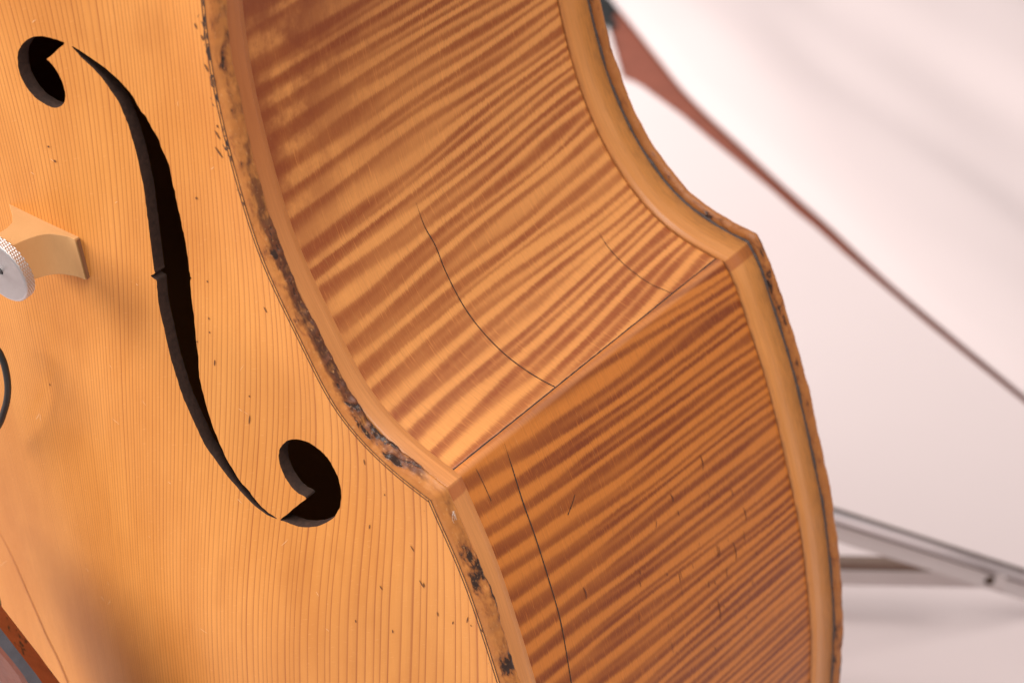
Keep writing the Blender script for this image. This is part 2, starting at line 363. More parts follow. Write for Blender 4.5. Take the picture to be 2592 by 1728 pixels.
eye_l = np.vstack([T(*ML, [(1920, 1560), (1930, 1520), (1960, 1480), (2010, 1458), (2070, 1460), (2130, 1480), (2190, 1520), (2235, 1560)]),
    T(*BL, [(2265, 30), (2305, 100), (2335, 170), (2350, 240), (2352, 300), (2340, 360), (2310, 415), (2270, 450), (2200, 485), (2130, 495), (2060, 490), (2000, 470), (1955, 452), (1934, 440), (2000, 385), (2060, 335), (2112, 295), (2060, 262), (2010, 220), (1965, 150), (1935, 80), (1921, 20)])])
def hole_loop(px, sharp):
    P = catmull(on_top(px)[:, :2], 3, True); n = len(P)
    pts = []
    for i in range(n):                              # resample each leg with slight knife wander
        a, b = P[i], P[(i+1) % n]; m = max(1, int(np.linalg.norm(b-a)/.0016))
        for k in range(m): pts.append(a+(b-a)*k/m)
    pts = np.array(pts); pts += rng.normal(0, .00008, pts.shape); return pts
holes = [hole_loop(eye_u, None), hole_loop(stem, None), hole_loop(eye_l, None)]

# ------------------------------------------------------------------ front plate
bass = empty('double_bass', 'varnished orange double bass with flamed maple ribs and black-edged f-hole, filling most of the picture', 'double bass', BASS)
TH = .0056
LO_F = .0052                                        # overhang of the front edge beyond the rib
def inside(poly, P):
    x, y = P[:, 0], P[:, 1]; r = np.zeros(len(P), bool); j = len(poly)-1
    for i in range(len(poly)):
        xi, yi = poly[i]; xj, yj = poly[j]
        if yi != yj:
            c = ((yi > y) != (yj > y)) & (x < (xj-xi)*(y-yi)/(yj-yi)+xi); r ^= c
        j = i
    return r
inset = .0012
rimR = OF+MF*(LO_F-.0060)
rimL = np.stack([2*XM-rimR[::-1][:, 0], rimR[::-1][:, 1]], 1)
selR = rimR[(sF > -.55)]                            # all of it
rim = np.vstack([rimR[::1][:-1], rimL[::3][1:]])
gx = np.arange(-.34, .06, .0045); gy = np.arange(-.32, .26, .0045)
GX, GY = np.meshgrid(gx, gy); G1 = np.stack([GX.ravel(), GY.ravel()], 1)
gx = np.arange(-.60, .15, .02); gy = np.arange(-.52, .72, .02); GX, GY = np.meshgrid(gx, gy); G2 = np.stack([GX.ravel(), GY.ravel()], 1)
G2 = G2[(G2[:, 0] < -.345) | (G2[:, 0] > .065) | (G2[:, 1] < -.325) | (G2[:, 1] > .262)]
G = np.vstack([G1, G2]); G += rng.uniform(-.0004, .0004, G.shape)
G = G[inside(rim, G)]
def far(G, L, dmin):
    k = np.ones(len(G), bool)
    for a in range(0, len(G), 2000): k[a:a+2000] = np.linalg.norm(G[a:a+2000, None]-L[None], axis=2).min(1) > dmin
    return k
for h in holes: G = G[~inside(h, G)]; G = G[far(G, h, .0018)]
G = G[far(G, rim, .0018)]
pts = list(map(Vector, rim)); edges = [(i, (i+1) % len(rim)) for i in range(len(rim))]
for h in holes:
    b = len(pts); pts += list(map(Vector, h)); edges += [(b+i, b+(i+1) % len(h)) for i in range(len(h))]
pts += list(map(Vector, G))
vo, eo, fo, *_ = geometry.delaunay_2d_cdt(pts, edges, [], 0, 1e-7)
V2 = np.array([tuple(v) for v in vo]); Fo = np.array([tuple(f) for f in fo])
cen = V2[Fo].mean(1); keep = inside(rim, cen)
for h in holes: keep &= ~inside(h, cen)
Fo = Fo[keep]
h2 = arch(V2); n2 = len(V2)
dd = edge_dist(V2)
def arc_of(P):
    out = np.empty(len(P))
    for a in range(0, len(P), 1500):
        out[a:a+1500] = sF[::3][np.linalg.norm(P[a:a+1500, None]-OFd[None], axis=2).argmin(1)]
    return out
av = arc_of(V2)
def wear_of(s):                                     # how battered the edge is along its length (0 at the corner, minus up)
    g = lambda c, w: np.exp(-((s-c)/w)**2)
    return np.clip(.14+.14*g(-.205, .045)+.85*g(-.030, .020)+.30*g(-.10, .05)+1.0*g(.031, .009)+.45*g(.047, .008)+1.0*g(.077, .008)-.6*g(.006, .014), 0, 1)
def top_wear(s): return np.clip(np.exp(-((s+.195)/.04)**2)+.15, 0, 1)
Vt = np.column_stack([V2, h2]); Vb = np.column_stack([V2, h2-TH])
verts = [*Vt, *Vb]; faces = [tuple(f) for f in Fo]+[tuple(f[::-1]+n2) for f in Fo]; fm = [0]*len(Fo)+[1]*len(Fo)
for h in holes:
    hz = arch(h); b = len(verts); m = len(h)
    verts += [*np.column_stack([h, hz])]; verts += [*np.column_stack([h, hz-TH])]
    for i in range(m): j = (i+1) % m; faces.append((b+i, b+m+i, b+m+j, b+j)); fm.append(1)
nv = len(verts)
edge_a = np.full(nv, .05); edge_a[:n2] = dd; wear_a = np.zeros(nv); wear_a[:n2] = top_wear(av); arc_a = np.zeros(nv); arc_a[:n2] = av
top = mesh('top_plate', verts, faces, None, bass, True, None, dict(edge=edge_a, wear=wear_a, arc=arc_a), [M_spruce, M_wall], fm)

def sweep(name, P, M, s, prof, mat, parent, attrs=None, jit=None, lo=-1e9, hi=1e9):
    k = (s >= lo) & (s <= hi); P, M, s = P[k], M[k], s[k]
    n, m = len(P), len(prof); prof = np.array(prof, float)
    L = np.r_[0, np.cumsum(np.linalg.norm(np.diff(prof, axis=0), axis=1))]
    V = np.empty((n, m, 3)); uv = np.empty((n, m, 2))
    for j, (o, z) in enumerate(prof):
        oo = o+(jit(s, j) if jit else 0)
        V[:, j, :2] = P+M*np.reshape(oo, (-1, 1)); V[:, j, 2] = z; uv[:, j, 0] = s; uv[:, j, 1] = L[j]
    at = {k2: f(s[:, None]+0*uv[:, :, 0], L[None]/L[-1]+0*uv[:, :, 0]).ravel() for k2, f in (attrs or {}).items()}
    F = [f[::-1] for f in grid(n, m)]
    return mesh(name, V.reshape(-1, 3), F, mat, parent, True, uv.reshape(-1, 2), at)
# dense copy of the outline for the visible edge so that chips have real shape
def dense(P, s, lo, hi, step):
    k = (s >= lo-1e-6) & (s <= hi+1e-6); q = P[k]; ss = s[k]; t = np.unique(np.r_[np.arange(lo, hi, step), 0.0]); t = t[(t >= ss[0]) & (t <= ss[-1])]
    R = np.stack([np.interp(t, ss, q[:, 0]), np.interp(t, ss, q[:, 1])], 1); return R, t
def soften(M, s, w):                                # spread the mitre over a few millimetres -> blunt corner
    k = np.abs(s) < w; N = M.copy()
    return N
RF, tF = dense(OF, sF, -.34, .30, .0009); RFm = mitre(RF)
RB, tB = dense(OB, sB, -.34, .34, .0009); RBm = mitre(RB)
def fbm(s, j, seed, fr):
    out = 0*s
    r = np.random.default_rng(seed)
    for k in range(7):
        f = fr*1.7**k; out = out+np.sin(2*math.pi*(f*s+r.uniform()+j*r.uniform(.02, .12)))*r.uniform(.5, 1)/1.35**k
    return out
chipF = lambda s, j: (.00022+.0006*wear_of(s)*(np.abs(s) > .006))*fbm(s, j, 3, 18)*(0 if j in (0,) else 1)
profF = [(LO_F-.0060, 0), (LO_F-.0048, -.0002), (LO_F-.0036, -.0007), (LO_F-.0025, -.0014), (LO_F-.0015, -.0023), (LO_F-.0007, -.0033), (LO_F-.0002, -.0043), (LO_F-.0003, -.0052), (LO_F-.0011, -.0060), (LO_F-.0028, -.0064), (-.001, -.0065)]
lipF = sweep('plate_edge', RF, RFm, tF, profF, M_lip, top, dict(wear=lambda s, t: wear_of(s)*(.15+.85*np.clip((t-.06)/.2, 0, 1)), grime_shade=lambda s, t: np.clip((t-.17)/.16, 0, 1)*np.where(s < 0, .42+.58*np.clip((-s-.004)/.01, 0, 1)-.5*np.clip((-s-.12)/.05, 0, 1), .42)), chipF)
# lining strips, each side its own piece
dirtF = lambda s, t: np.clip((t-.86)/.14, 0, 1)*.6+np.clip((.16-t)/.16, 0, 1)*.6
profLF = [(-.0005, -.0066), (.0024, -.0066), (.0027, -.0072), (.00275, -.0080), (.0027, -.0136), (.00265, -.0139), (.0025, -.0142), (.0009, -.0176), (.0007, -.0179), (.0002, -.0183), (-.0006, -.0185)]
for lo, hi in ((-.34, 0), (0, .30)):
    sweep('lining', RF, RFm, tF, profLF, M_lining, bass, dict(dirt=dirtF, red=lambda s, t: np.clip((-s-.09)/.08, 0, 1)+1.3*((s > .0001) & (s < .0055))), None, lo, hi)
zb = ZB
profLB = [(-.0006, zb+.0002), (.0006, zb), (.0012, zb-.0003), (.0020, zb-.0020), (.0022, zb-.0024), (.00225, zb-.003), (.0024, zb-.0188), (-.0008, zb-.0192)]
dirtB = lambda s, t: np.clip((.10-t)/.10, 0, 1)*.9+np.clip((t-.80)/.2, 0, 1)*.9
for lo, hi in ((-.34, 0), (0, .34)):
    sweep('lining', RB, RBm, tB, profLB, M_lining_b, bass, dict(dirt=dirtB, red=lambda s, t: 1.2*((s > .0001) & (s < .0055))), None, lo, hi)
# back plate with its own worn edge, and the dark glue gap under it
LO_B = .0052
outB = OB+MB*(LO_B-.004); outBL = np.stack([2*XM-outB[::-1][:, 0], outB[::-1][:, 1]], 1)
pl = np.vstack([outB[::2], outBL[::3][1:]]); m = len(pl)
zt = zb-.0203; zl = zt-.0068
bv = [*np.column_stack([pl, np.full(m, zt)]), *np.column_stack([pl, np.full(m, zl)])]
back = mesh('back_plate', bv, [tuple(range(m))[::-1], tuple(range(m, 2*m))], M_back, bass, False)
chipB = lambda s, j: .00022*fbm(s, j, 11, 22)*(0 if j == 0 else 1)
wearB = lambda s, t: np.clip(.35+.3*np.sin(s*31+1)+.5*(t > .85)+.55*(t < .18), 0, 1)*.8
profLB2 = [(-.001, zt+.0003), (LO_B-.003, zt+.0002), (LO_B-.0014, zt-.0006), (LO_B-.0003, zt-.002), (LO_B, zt-.0035), (LO_B-.0005, zt-.005), (LO_B-.0018, zt-.0063), (LO_B-.004, zl)]
sweep('plate_edge', RB, RBm, tB, profLB2, M_lip_b, back, dict(wear=wearB), chipB)
gapo = lambda s, j: .0003*fbm(s, j, 5, 30)
sweep('glue_gap', RB, RBm, tB, [(.0019, zb-.0186), (.0029, zb-.0190), (.0029, zb-.0200), (.0015, zb-.0201)], M_glue, bass, None, gapo)

# purfling: two dark lines let into the front, with a corner mitre
def ribbon_curve(P, M, o, w, dz):
    a = P+M*(o-w/2); b = P+M*(o+w/2)
    return np.column_stack([a, arch(a)+dz]), np.column_stack([b, arch(b)+dz])
PV, PF = [], []
for o, w in ((-.0022, .00045), (-.0009, .00042)):
    a, b = ribbon_curve(RF[::2], RFm[::2], o, w, .00012); base = len(PV); n = len(a)
    PV += [v for p in zip(a, b) for v in p]; PF += [(base+2*i, base+2*i+1, base+2*i+3, base+2*i+2) for i in range(n-1)]
mesh('purfling', PV, PF, M_dark, top)

# ------------------------------------------------------------------ ribs
def rib(name, F, Bk, sf, mat, nv=28, red=None, scuff=None):
    n = len(F); V = np.empty((n, nv, 3)); uv = np.empty((n, nv, 2)); tt = np.linspace(0, 1, nv)
    zf, zk = -.0064, zb-.0202
    for j, t in enumerate(tt):
        z = zf+(zk-zf)*t; k = np.clip((ZF-z)/(ZF-ZB), -.1, 1.1)
        V[:, j, :2] = F*(1-k)+Bk*k; V[:, j, 2] = z; uv[:, j, 0] = sf; uv[:, j, 1] = -z
    at = {'lap': (np.where(uv[:, :, 0] < .0006, 1.0, 0.0)).ravel(), 'red': (red(uv[:, :, 0], uv[:, :, 1]) if red else 0*uv[:, :, 0]).ravel(), 'scuff': (scuff(uv[:, :, 0], uv[:, :, 1]) if scuff else 0*uv[:, :, 0]).ravel()}
    o = mesh(name, V.reshape(-1, 3), grid(n, nv), mat, bass, True, uv.reshape(-1, 2), at)
    return o, BVHTree.FromPolygons([Vector(v) for v in V.reshape(-1, 3)], grid(n, nv))
nC = 240
Cf, Cb = resample(C_F, nC), resample(C_B, nC); sC = np.linspace(0, np.linalg.norm(np.diff(C_F, axis=0), axis=1).sum(), nC)
off = .0040
tC = np.clip(sC, off, None)
def at(P, s, q): return np.stack([np.interp(q, s, P[:, 0]), np.interp(q, s, P[:, 1])], 1)
rib_c, bvh_c = rib('rib', at(Cf, sC, tC)[1:], at(Cb, sC, tC)[1:], tC[1:], M_rib_c, red=lambda u, v: np.clip(np.clip((u-.10)/.08, 0, 1)*np.clip((.13-v)/.09, 0, 1)+.5*np.clip((.055-v)/.04, 0, 1)*np.clip((u-.03)/.05, 0, 1), 0, 1))
nL = 300
Lf, Lb = resample(L_F2, nL), resample(L_B2, nL); sL = np.linspace(0, np.linalg.norm(np.diff(L_F2, axis=0), axis=1).sum(), nL)
# the lower rib laps over the end of the waist rib: its rounded end starts on the waist side of the corner
def lap(L, C, s): 
    dC = at(C, sC, np.array([off]))[0]; nrm = .0006
    q = np.array([-off, -off+.0005, -off*.55, -off*.3, -off*.12])
    a = at(C, sC, -q); dl = at(L, s, np.array([.004]))[0]; outw = -(dC/np.linalg.norm(dC)+dl/np.linalg.norm(dl)); outw /= np.linalg.norm(outw)
    a = a+outw*np.array([0, nrm, nrm*1.3, nrm*1.0, nrm*.5])[:, None]
    r = np.vstack([a, at(L, s, np.array([.0008, .0018]))+outw*np.array([[.0002], [0]]), L[s > .003]]); return r, np.r_[q, .0008, .0018, s[s > .003]]
LLf, sLL = lap(Lf, Cf, sL); LLb, _ = lap(Lb, Cb, sL)
rib_l, bvh_l = rib('rib', LLf, LLb, sLL, M_rib_l, scuff=lambda u, v: np.exp(-((v-.155)/.04)**2)*np.exp(-((u-.16)/.05)**2)+.2)
nU = len(U_F); rib('rib', U_F, resample(U_B, nU), np.linspace(0, .4, nU), M_rib_l, 4)
mirr = lambda P: np.stack([2*XM-P[:, 0], P[:, 1]], 1)
rib('rib', mirr(OF[::6]), mirr(resample(OB, len(OF))[::6]), sF[::6], M_rib_l, 4)
# neck block closes the body at the top
# ------------------------------------------------------------------ marks that follow a surface seen in the photograph
def cast(bvh, px):
    P, Nn = [], []
    for r in rayB(px):
        h = bvh.ray_cast(Vector(CAMB), Vector(r).normalized())
        if h[0] is None: continue
        n = np.array(h[1]); P.append(np.array(h[0])); Nn.append(n if n @ r < 0 else -n)
    return np.array(P), np.array(Nn)
def strip(P, Nn, w, lift=.00012):
    tg = np.gradient(P, axis=0); V = []
    w = np.broadcast_to(w, (len(P),))
    for p, n, t, ww in zip(P, Nn, tg, w):
        b = np.cross(n, t); b /= np.linalg.norm(b)+1e-12; V += [p+n*lift-b*ww/2, p+n*lift+b*ww/2]
    return V, [(2*i, 2*i+1, 2*i+3, 2*i+2) for i in range(len(P)-1)]
def crack(name, px, bvh, w, parent, mat=M_crack, seed=0):
    q = resample(catmull(px, 10), step=4.0); P, Nn = cast(bvh, q)
    if len(P) < 3: return
    t = np.linspace(0, 1, len(P)); r = np.random.default_rng(seed)
    ww = w*np.clip(np.minimum(t*8, 1), .15, 1)*(0.75+.5*r.random(len(P)))
    V, F = strip(P, Nn, ww); return mesh(name, V, F, mat, parent, False)
G2 = lambda pts: np.array(pts, float)*2592/2352
crack('crack', G2([(955, 465), (975, 520), (1000, 565), (1024, 625), (1060, 695), (1100, 752), (1150, 805), (1200, 845), (1250, 876), (1291, 896)]), bvh_c, .00055, rib_c, seed=1)
crack('crack', G2([(1372, 530), (1400, 572), (1440, 613), (1490, 650), (1530, 668), (1566, 684)]), bvh_c, .0004, rib_c, seed=2)
crack('crack', G2([(1158, 1018), (1175, 1070), (1200, 1150), (1230, 1235), (1260, 1330), (1288, 1430), (1312, 1568), (1316, 1600)]), bvh_l, .00065, rib_l, seed=3)
crack('crack', G2([(1092, 1074), (1110, 1110), (1128, 1150)]), bvh_l, .0003, rib_l, seed=4)
crack('crack', T(*BC, [(1610, 265), (1590, 330), (1560, 410)]), bvh_l, .0005, rib_l, seed=5)
# glue line along the corner between the two ribs
q = np.linspace(0, 1, 80); a0 = at(Cf, sC, np.array([off]))[0]; b0 = at(Cb, sC, np.array([off]))[0]
zz = -.0182+(ZB+.0182)*q; kk = (ZF-zz)/(ZF-ZB)
LP = np.column_stack([a0[None]*(1-kk[:, None])+b0[None]*kk[:, None], zz])
nn = np.array([-a0[1], -a0[0]]); nn = np.array([abs(a0[1]), abs(a0[0])]); nn /= np.linalg.norm(nn)
V, F = strip(LP, np.repeat([[*nn, 0.]], 80, 0), .0007*(.7+.6*rng.random(80)), .0002)
mesh('joint_line', V, F, M_crack, bass, False)

# ------------------------------------------------------------------ background on the floor
M_white = plain('white_sheet', (.66, .555, .545), .6, 0, .03, 3, .05)
M_brown = plain('brown_floor', (.20, .052, .028), .8, 0, .3, 30, .3)
M_black = plain('black_cloth', (.010, .010, .010), .8, 0, .3, 60, .4)
M_chrome = plain('brushed_steel', (.86, .84, .85), .33, 1, .06, 30, .02)
M_grey = plain('grey_steel', (.60, .54, .53), .5, .1, .08, 30, .05)
g = np.linspace(-6, 6, 2)
fl = struct(mesh('floor', [(-6, -2, 0), (6, -2, 0), (6, 9, 0), (-6, 9, 0)], [(0, 1, 2, 3)], M_brown, None, False))
up_px = np.vstack([T(1480, 0, [(350, 0), (520, 200), (700, 420), (900, 680), (1040, 850), (1150, 1000)], 220/1150), T(1728, 0, [(0, 620), (200, 820), (400, 1000), (600, 1190), (800, 1370), (1030, 1568)]),
                   T(*MR, [(1200, 170), (1450, 400), (1700, 610), (2000, 860), (2200, 1020), (2352, 1150)])])
lo_px = np.vstack([T(1480, 0, [(195, 0), (270, 250), (350, 500), (420, 740), (480, 960), (500, 1030), (530, 1062), (620, 1090), (740, 1150), (850, 1230), (1000, 1340), (1150, 1450)], 220/1150), T(1728, 0, [(0, 810), (200, 980), (420, 1160), (600, 1310), (800, 1490)]),
                   T(*MR, [(900, 0), (1100, 180), (1250, 310), (1500, 520), (1700, 690), (2000, 934), (2170, 1070), (2352, 1218)])])
# lower sheet: flat on the floor, its far edge traced, running back under the bass towards the camera
E2 = resample(unF(lo_px, .004)[:, :2], step=.01); e0 = E2[0]; e1 = E2[-1]; d0 = (E2[0]-E2[3]); d0 /= np.linalg.norm(d0); d1 = E2[-1]-E2[-10]; d1 /= np.linalg.norm(d1)
E2 = np.vstack([[e0+d0*.9], E2, [e1+d1*1.2]])
near = np.vstack([[-2.2, E2[0][1]], [[-2.2, -1.5]], [[2.6, -1.5]], [[2.6, E2[-1][1]]]])[:, :2]
loop = np.vstack([E2, [[3.0, E2[-1][1]]], [[3.0, -1.5]], [[-2.4, -1.5]], [[-2.4, E2[0][1]]]])
n = len(loop)
sh = mesh('white_sheet', [*np.column_stack([loop, np.full(n, .006)]), *np.column_stack([loop, np.full(n, .002)])], [tuple(range(n))[::-1], tuple(range(n, 2*n))]+[(i, (i+1) % n, n+(i+1) % n, n+i) for i in range(n)], M_white, None, False)
sh['label'] = 'large flat white sheet with a rounded corner, on the floor under the steel stand legs'; sh['category'] = 'sheet'
# upper sheet: its near edge lifts and the sheet rolls in soft waves
E1 = resample(unF(up_px, .006)[:, :2], step=.02); d0 = E1[0]-E1[3]; d0 /= np.linalg.norm(d0); d1 = E1[-1]-E1[-8]; d1 /= np.linalg.norm(d1)
E1 = np.vstack([E1[0]+d0*np.linspace(1.0, .02, 40)[:, None], E1, E1[-1]+d1*np.linspace(.02, 1.0, 40)[:, None]]); E1 = smooth_line(E1, 3)
dirx = E1[-1]-E1[0]; dirx /= np.linalg.norm(dirx); perp = np.array([-dirx[1], dirx[0]]); perp *= np.sign(perp[1])
wv = np.r_[0, .004, np.linspace(.015, .6, 80), np.linspace(.65, 1.8, 16)]; V = []
zp = catmull(np.array([(0, .004), (.03, .014), (.085, .020), (.15, .016), (.225, .008), (.32, .011), (.48, .040), (.8, .050), (1.8, .05)]), 10)
for i, e in enumerate(E1):
    for w in wv:
        z = np.interp(w*(1+.12*math.sin(i*.045)), zp[:, 0], zp[:, 1])+(.0016*math.sin(i*.21+w*34)+.0012*math.sin(i*.13-w*52))*min(w*6, 1)
        V.append((*(e+perp*w), max(z, .0035)))
sh2 = mesh('white_sheet', V, grid(len(E1), len(wv)), M_white)
sm = sh2.modifiers.new('thickness', 'SOLIDIFY'); sm.thickness = .003; sm.offset = -1
sh2['label'] = 'white sheet with soft rolling waves beyond the dark brown gap, upper right'; sh2['category'] = 'sheet'

# ------------------------------------------------------------------ bridge standing on the front
KB = 260/1359
def bp(pts): return T(0, 480, pts, KB)
P0, P1 = on_top(bp([(125, 190), (1050, 630)]))
bx = P1-P0; Lx = np.linalg.norm(bx); bx /= Lx
Pc = on_top(bp([(1190, 1172)]))[0]; by = P1-Pc; TY = np.linalg.norm(by); by /= TY; bn = np.cross(bx, by); bn /= np.linalg.norm(bn)
pn = np.cross(bn, bx)
BO0 = (P0+P1)/2
def on_plane(px, yoff=0.0):                          # pixels -> (x, n) in the plane of the bridge's upper face
    out = []
    for r in rayB(px):
        t = ((BO0+by*yoff-CAMB)@pn)/(r@pn); p = CAMB+r*t-BO0-by*yoff; out.append((p@bx, p@bn))
    return np.array(out)
right = on_plane(bp([(985, 655), (900, 620), (800, 600), (720, 588), (640, 582), (520, 597), (400, 630), (300, 665), (190, 712)]))
leftp = on_plane(bp([(0, 552), (90, 495), (165, 420), (160, 330)]))
prof = np.vstack([[Lx/2, -.0012], right, right[-1]+(right[-1]-right[-2])*.35, leftp[0]+np.array([-.0005, .006]), leftp, [-Lx/2, .0002], [-Lx/2, -.0012]])
prof = np.vstack([prof[:1], catmull(prof[1:11], 4), prof[11:]])
nmax = prof[:, 1].max()
bridge = empty('bridge', 'pale maple bridge foot with concave sides, standing on the bass front at the left edge', 'bridge', BASS)
def extr(name, prof, y0, y1, mat, taper=.0):
    n = len(prof); V = []
    for y in (y0, y1):
        for x, k in prof:
            f = taper*max(k, 0)/nmax; yy = y0+(y1-y0)*(f if y == y0 else 1-f*.5)
            V.append(BO0+bx*x+bn*k+by*(yy))
    F = [tuple(range(n))[::-1], tuple(range(n, 2*n))]+[(i, (i+1) % n, n+(i+1) % n, n+i) for i in range(n)]
    bm = bmesh.new(); vs = [bm.verts.new(tuple(v)) for v in V]
    for f in F: bm.faces.new([vs[i] for i in f])
    bmesh.ops.recalc_face_normals(bm, faces=bm.faces)
    me = bpy.data.meshes.new(name); bm.to_mesh(me); bm.free(); me.materials.append(mat)
    o = bpy.data.objects.new(name, me); COL.objects.link(o); o.parent = bridge
    b = o.modifiers.new('bevel', 'BEVEL'); b.width = .0004; b.segments = 2; b.limit_method = 'ANGLE'; b.angle_limit = .6
    return o
def bridge_wood():
    t = NT('bridge_maple'); o = t.obj(); x, y, z = t.sep(o)
    g = t.noise(t.comb(t.math('MULTIPLY', x, 1400), t.math('MULTIPLY', y, 120), t.math('MULTIPLY', z, 1400)), 1, 3, .6)
    m = t.noise(o, 90, 3, .5); c = t.mix(m, (.58, .32, .125, 1), (.66, .38, .165, 1)); c = t.mix(t.math('MULTIPLY', g, .35), c, (.48, .25, .10, 1))
    sp = t.noise(o, 900, 2, .5); c = t.mix(t.math('MULTIPLY', t.sstep(sp, .72, .78), .6), c, (.30, .10, .04, 1)); t.bump(g, .15, .0003)
    return t.out(c, .55, .4)
M_bridge = bridge_wood()
M_end = plain('bridge_end_grain', (.22, .105, .05), .6, 0, .2, 700, .2)
extr('leg', prof, -TY, 0, M_bridge, .06)
ex = Lx/2+.00012; hgt = right[0][1]
mesh('end_face', [BO0+bx*ex+bn*a+by*b for a, b in ((-.001, -.0004), (-.001, -TY+.0004), (hgt-.0003, -TY+.0004), (hgt-.0003, -.0004))], [(0, 1, 2, 3)], M_end, bridge, False)
# knurled adjuster wheel and its threaded post
cx, cn = on_plane(bp([(2, 1072)]), -TY*.5)[0]
M_alu = plain('aluminium', (.60, .58, .58), .42, 1, .08, 500, .05)
def wheel(cx, cn, R, Hh):
    ctr = BO0+bx*cx+bn*cn-by*TY*.5; seg = 240; nz = 26; V = []
    for j in range(nz):
        h = -Hh*j/(nz-1)
        for i in range(seg):
            a = 2*math.pi*i/seg; e = min(1, min(j, nz-1-j)/2.0)
            u = a/(2*math.pi)*34; w = h/Hh*4.2
            k = abs(((u+w) % 1)-.5)+abs(((u-w) % 1)-.5)
            r = R-.00045*(1-e)-.00045*k*e
            V.append(ctr+bn*h+(bx*math.cos(a)-by*math.sin(a))*r)
    F = [tuple(f) for f in grid(nz, seg, True)]
    rings = [(R-.0011, .00028), (R-.004, .00034), (.0016, .00034), (.0014, .0002), (.0013, -.003)]
    base = 0
    for r, h in rings:
        b = len(V); V += [ctr+bn*h+(bx*math.cos(2*math.pi*i/seg)-by*math.sin(2*math.pi*i/seg))*r for i in range(seg)]
        F += [(base+i, b+i, b+(i+1) % seg, base+(i+1) % seg) for i in range(seg)]; base = b
    F.append(tuple(base+i for i in range(seg))[::-1]); l = (nz-1)*seg; F.append(tuple(l+i for i in range(seg)))
    o = mesh('adjuster_wheel', V, F, M_alu, bridge, False)
    return ctr
wc = wheel(cx, cn, .0122, .0056)
V, F = tube([wc-bn*.012, wc-bn*.004], .003, 16); mesh('threaded_post', V, F, M_alu, bridge)
V, F = tube([wc+bn*-.002, wc+bn*.034], .0011, 12); mesh('threaded_post', V, F, M_alu, bridge)
V = []
for h, wl, wr, dp in ((.032, -.009, .007, .008), (.045, -.010, .007, .008), (.062, -.016, .004, .007), (.080, -.040, -.006, .006), (.095, -.070, -.030, .005)):
    V += [wc+bn*h+bx*x+by*y for x, y in ((wl, -dp), (wr, -dp), (wr, dp), (wl, dp))]
mesh('upper_leg', V, grid(5, 4, True)+[(3, 2, 1, 0), (16, 17, 18, 19)], M_bridge, bridge, False)
# ------------------------------------------------------------------ tailpiece over the lower end of the front
KT = 260/1466
ed = T(0, 1450, [(0, 775), (100, 903), (200, 1032), (300, 1160), (400, 1290), (510, 1428), (610, 1568)], KT)
inn = T(0, 1450, [(-60, 775), (20, 903), (110, 1032), (190, 1160), (262, 1290), (335, 1428), (400, 1568)], KT)
def htp(px): return .088-(px[:, 1]-1587)/141*.006
PO = unB(ed, htp(ed)); PI = unB(inn, htp(inn)+.004)
dO = (PO[-1]-PO[0])/np.linalg.norm(PO[-1]-PO[0])
lineO = np.vstack([PO[0]-dO*np.linspace(.035, .005, 6)[:, None], PO, PO[-1]+dO*np.linspace(.01, .16, 12)[:, None]])
wI = np.interp(np.arange(len(lineO)), np.arange(6, 6+len(PO)), np.linalg.norm((PI-PO)[:, :2], axis=1))
tail = empty('tailpiece', 'dark red-brown glossy tailpiece, just its corner showing at the bottom left', 'tailpiece', BASS)
V = []
for p, wi in zip(lineO, wI):
    x, y, z = p; wi = np.clip(wi, .002, .006)
    for sx, dz in ((x-.0078, -.009), (x-.0066, -.0078), (x-.0010, -.0012), (x-.0002, 0), (x-wi, .0038), (x-wi-.003, .0048), (x-.024, .0068), (x-.038, .0068), (x-.062+wi, .0038), (x-.062, 0), (x-.062, -.008)): V.append((sx, y, z+dz))
m = 11; n = len(lineO)
F = grid(n, m, True)+[tuple(range(m))[::-1], tuple((n-1)*m+k for k in range(m))]
def tail_wood():
    t = NT('tailpiece_varnish'); o = t.obj(); x, y, z = t.sep(o)
    g = t.noise(t.comb(t.math('MULTIPLY', x, 300), t.math('MULTIPLY', y, 25), 0), 1, 4, .6); m = t.noise(o, 130, 3, .6)
    c = t.mix(g, (.11, .022, .010, 1), (.26, .060, .022, 1)); c = t.mix(t.sstep(m, .62, .7), c, (.015, .010, .010, 1))
    t.bump(m, .4, .001); return t.out(c, .38, .4, 0, .15, .2)
fmt = [1 if (k < (n-1)*m and k % m == 3) else 0 for k in range(len(F))]  # bevel strip: grey colour imitates light reflected by the worn edge
mesh('tailpiece_body', V, F, None, tail, False, None, None, [tail_wood(), plain('worn_ebonised_sheen', (.085, .08, .09), .3, 0, .35, 120, .3)], fmt)
V2_ = []; 
# ------------------------------------------------------------------ cable and loose wire
def on_h(pts, z, o=ML): return unB(T(*o, pts), z)
cp = catmull(on_h([(-120, 800), (-30, 832), (12, 895), (40, 985), (54, 1090), (48, 1185), (26, 1270), (-4, 1350), (-70, 1450)], .046), 8)
V, F = tube(cp, .00145, 12); cb = mesh('cable', V, F, plain('black_rubber', (.014, .013, .012), .45, 0, .3, 200), None); cb.matrix_world = BASS
cb['label'] = 'black cable looping in from the left edge, in front of the bass below the bridge'; cb['category'] = 'cable'
wp = catmull(on_h([(-60, 880), (-14, 960), (2, 1020), (7, 1075), (4, 1118), (-8, 1145), (-40, 1170)], .05, BL), 6)
V, F = tube(wp, .0004, 8); wr = mesh('wire', V, F, plain('thin_wire', (.05, .035, .02), .4, .3, .2, 200), None); wr.matrix_world = BASS
wr['label'] = 'tiny end of a thin dark wire at the left edge, right above the tailpiece corner'; wr['category'] = 'wire'
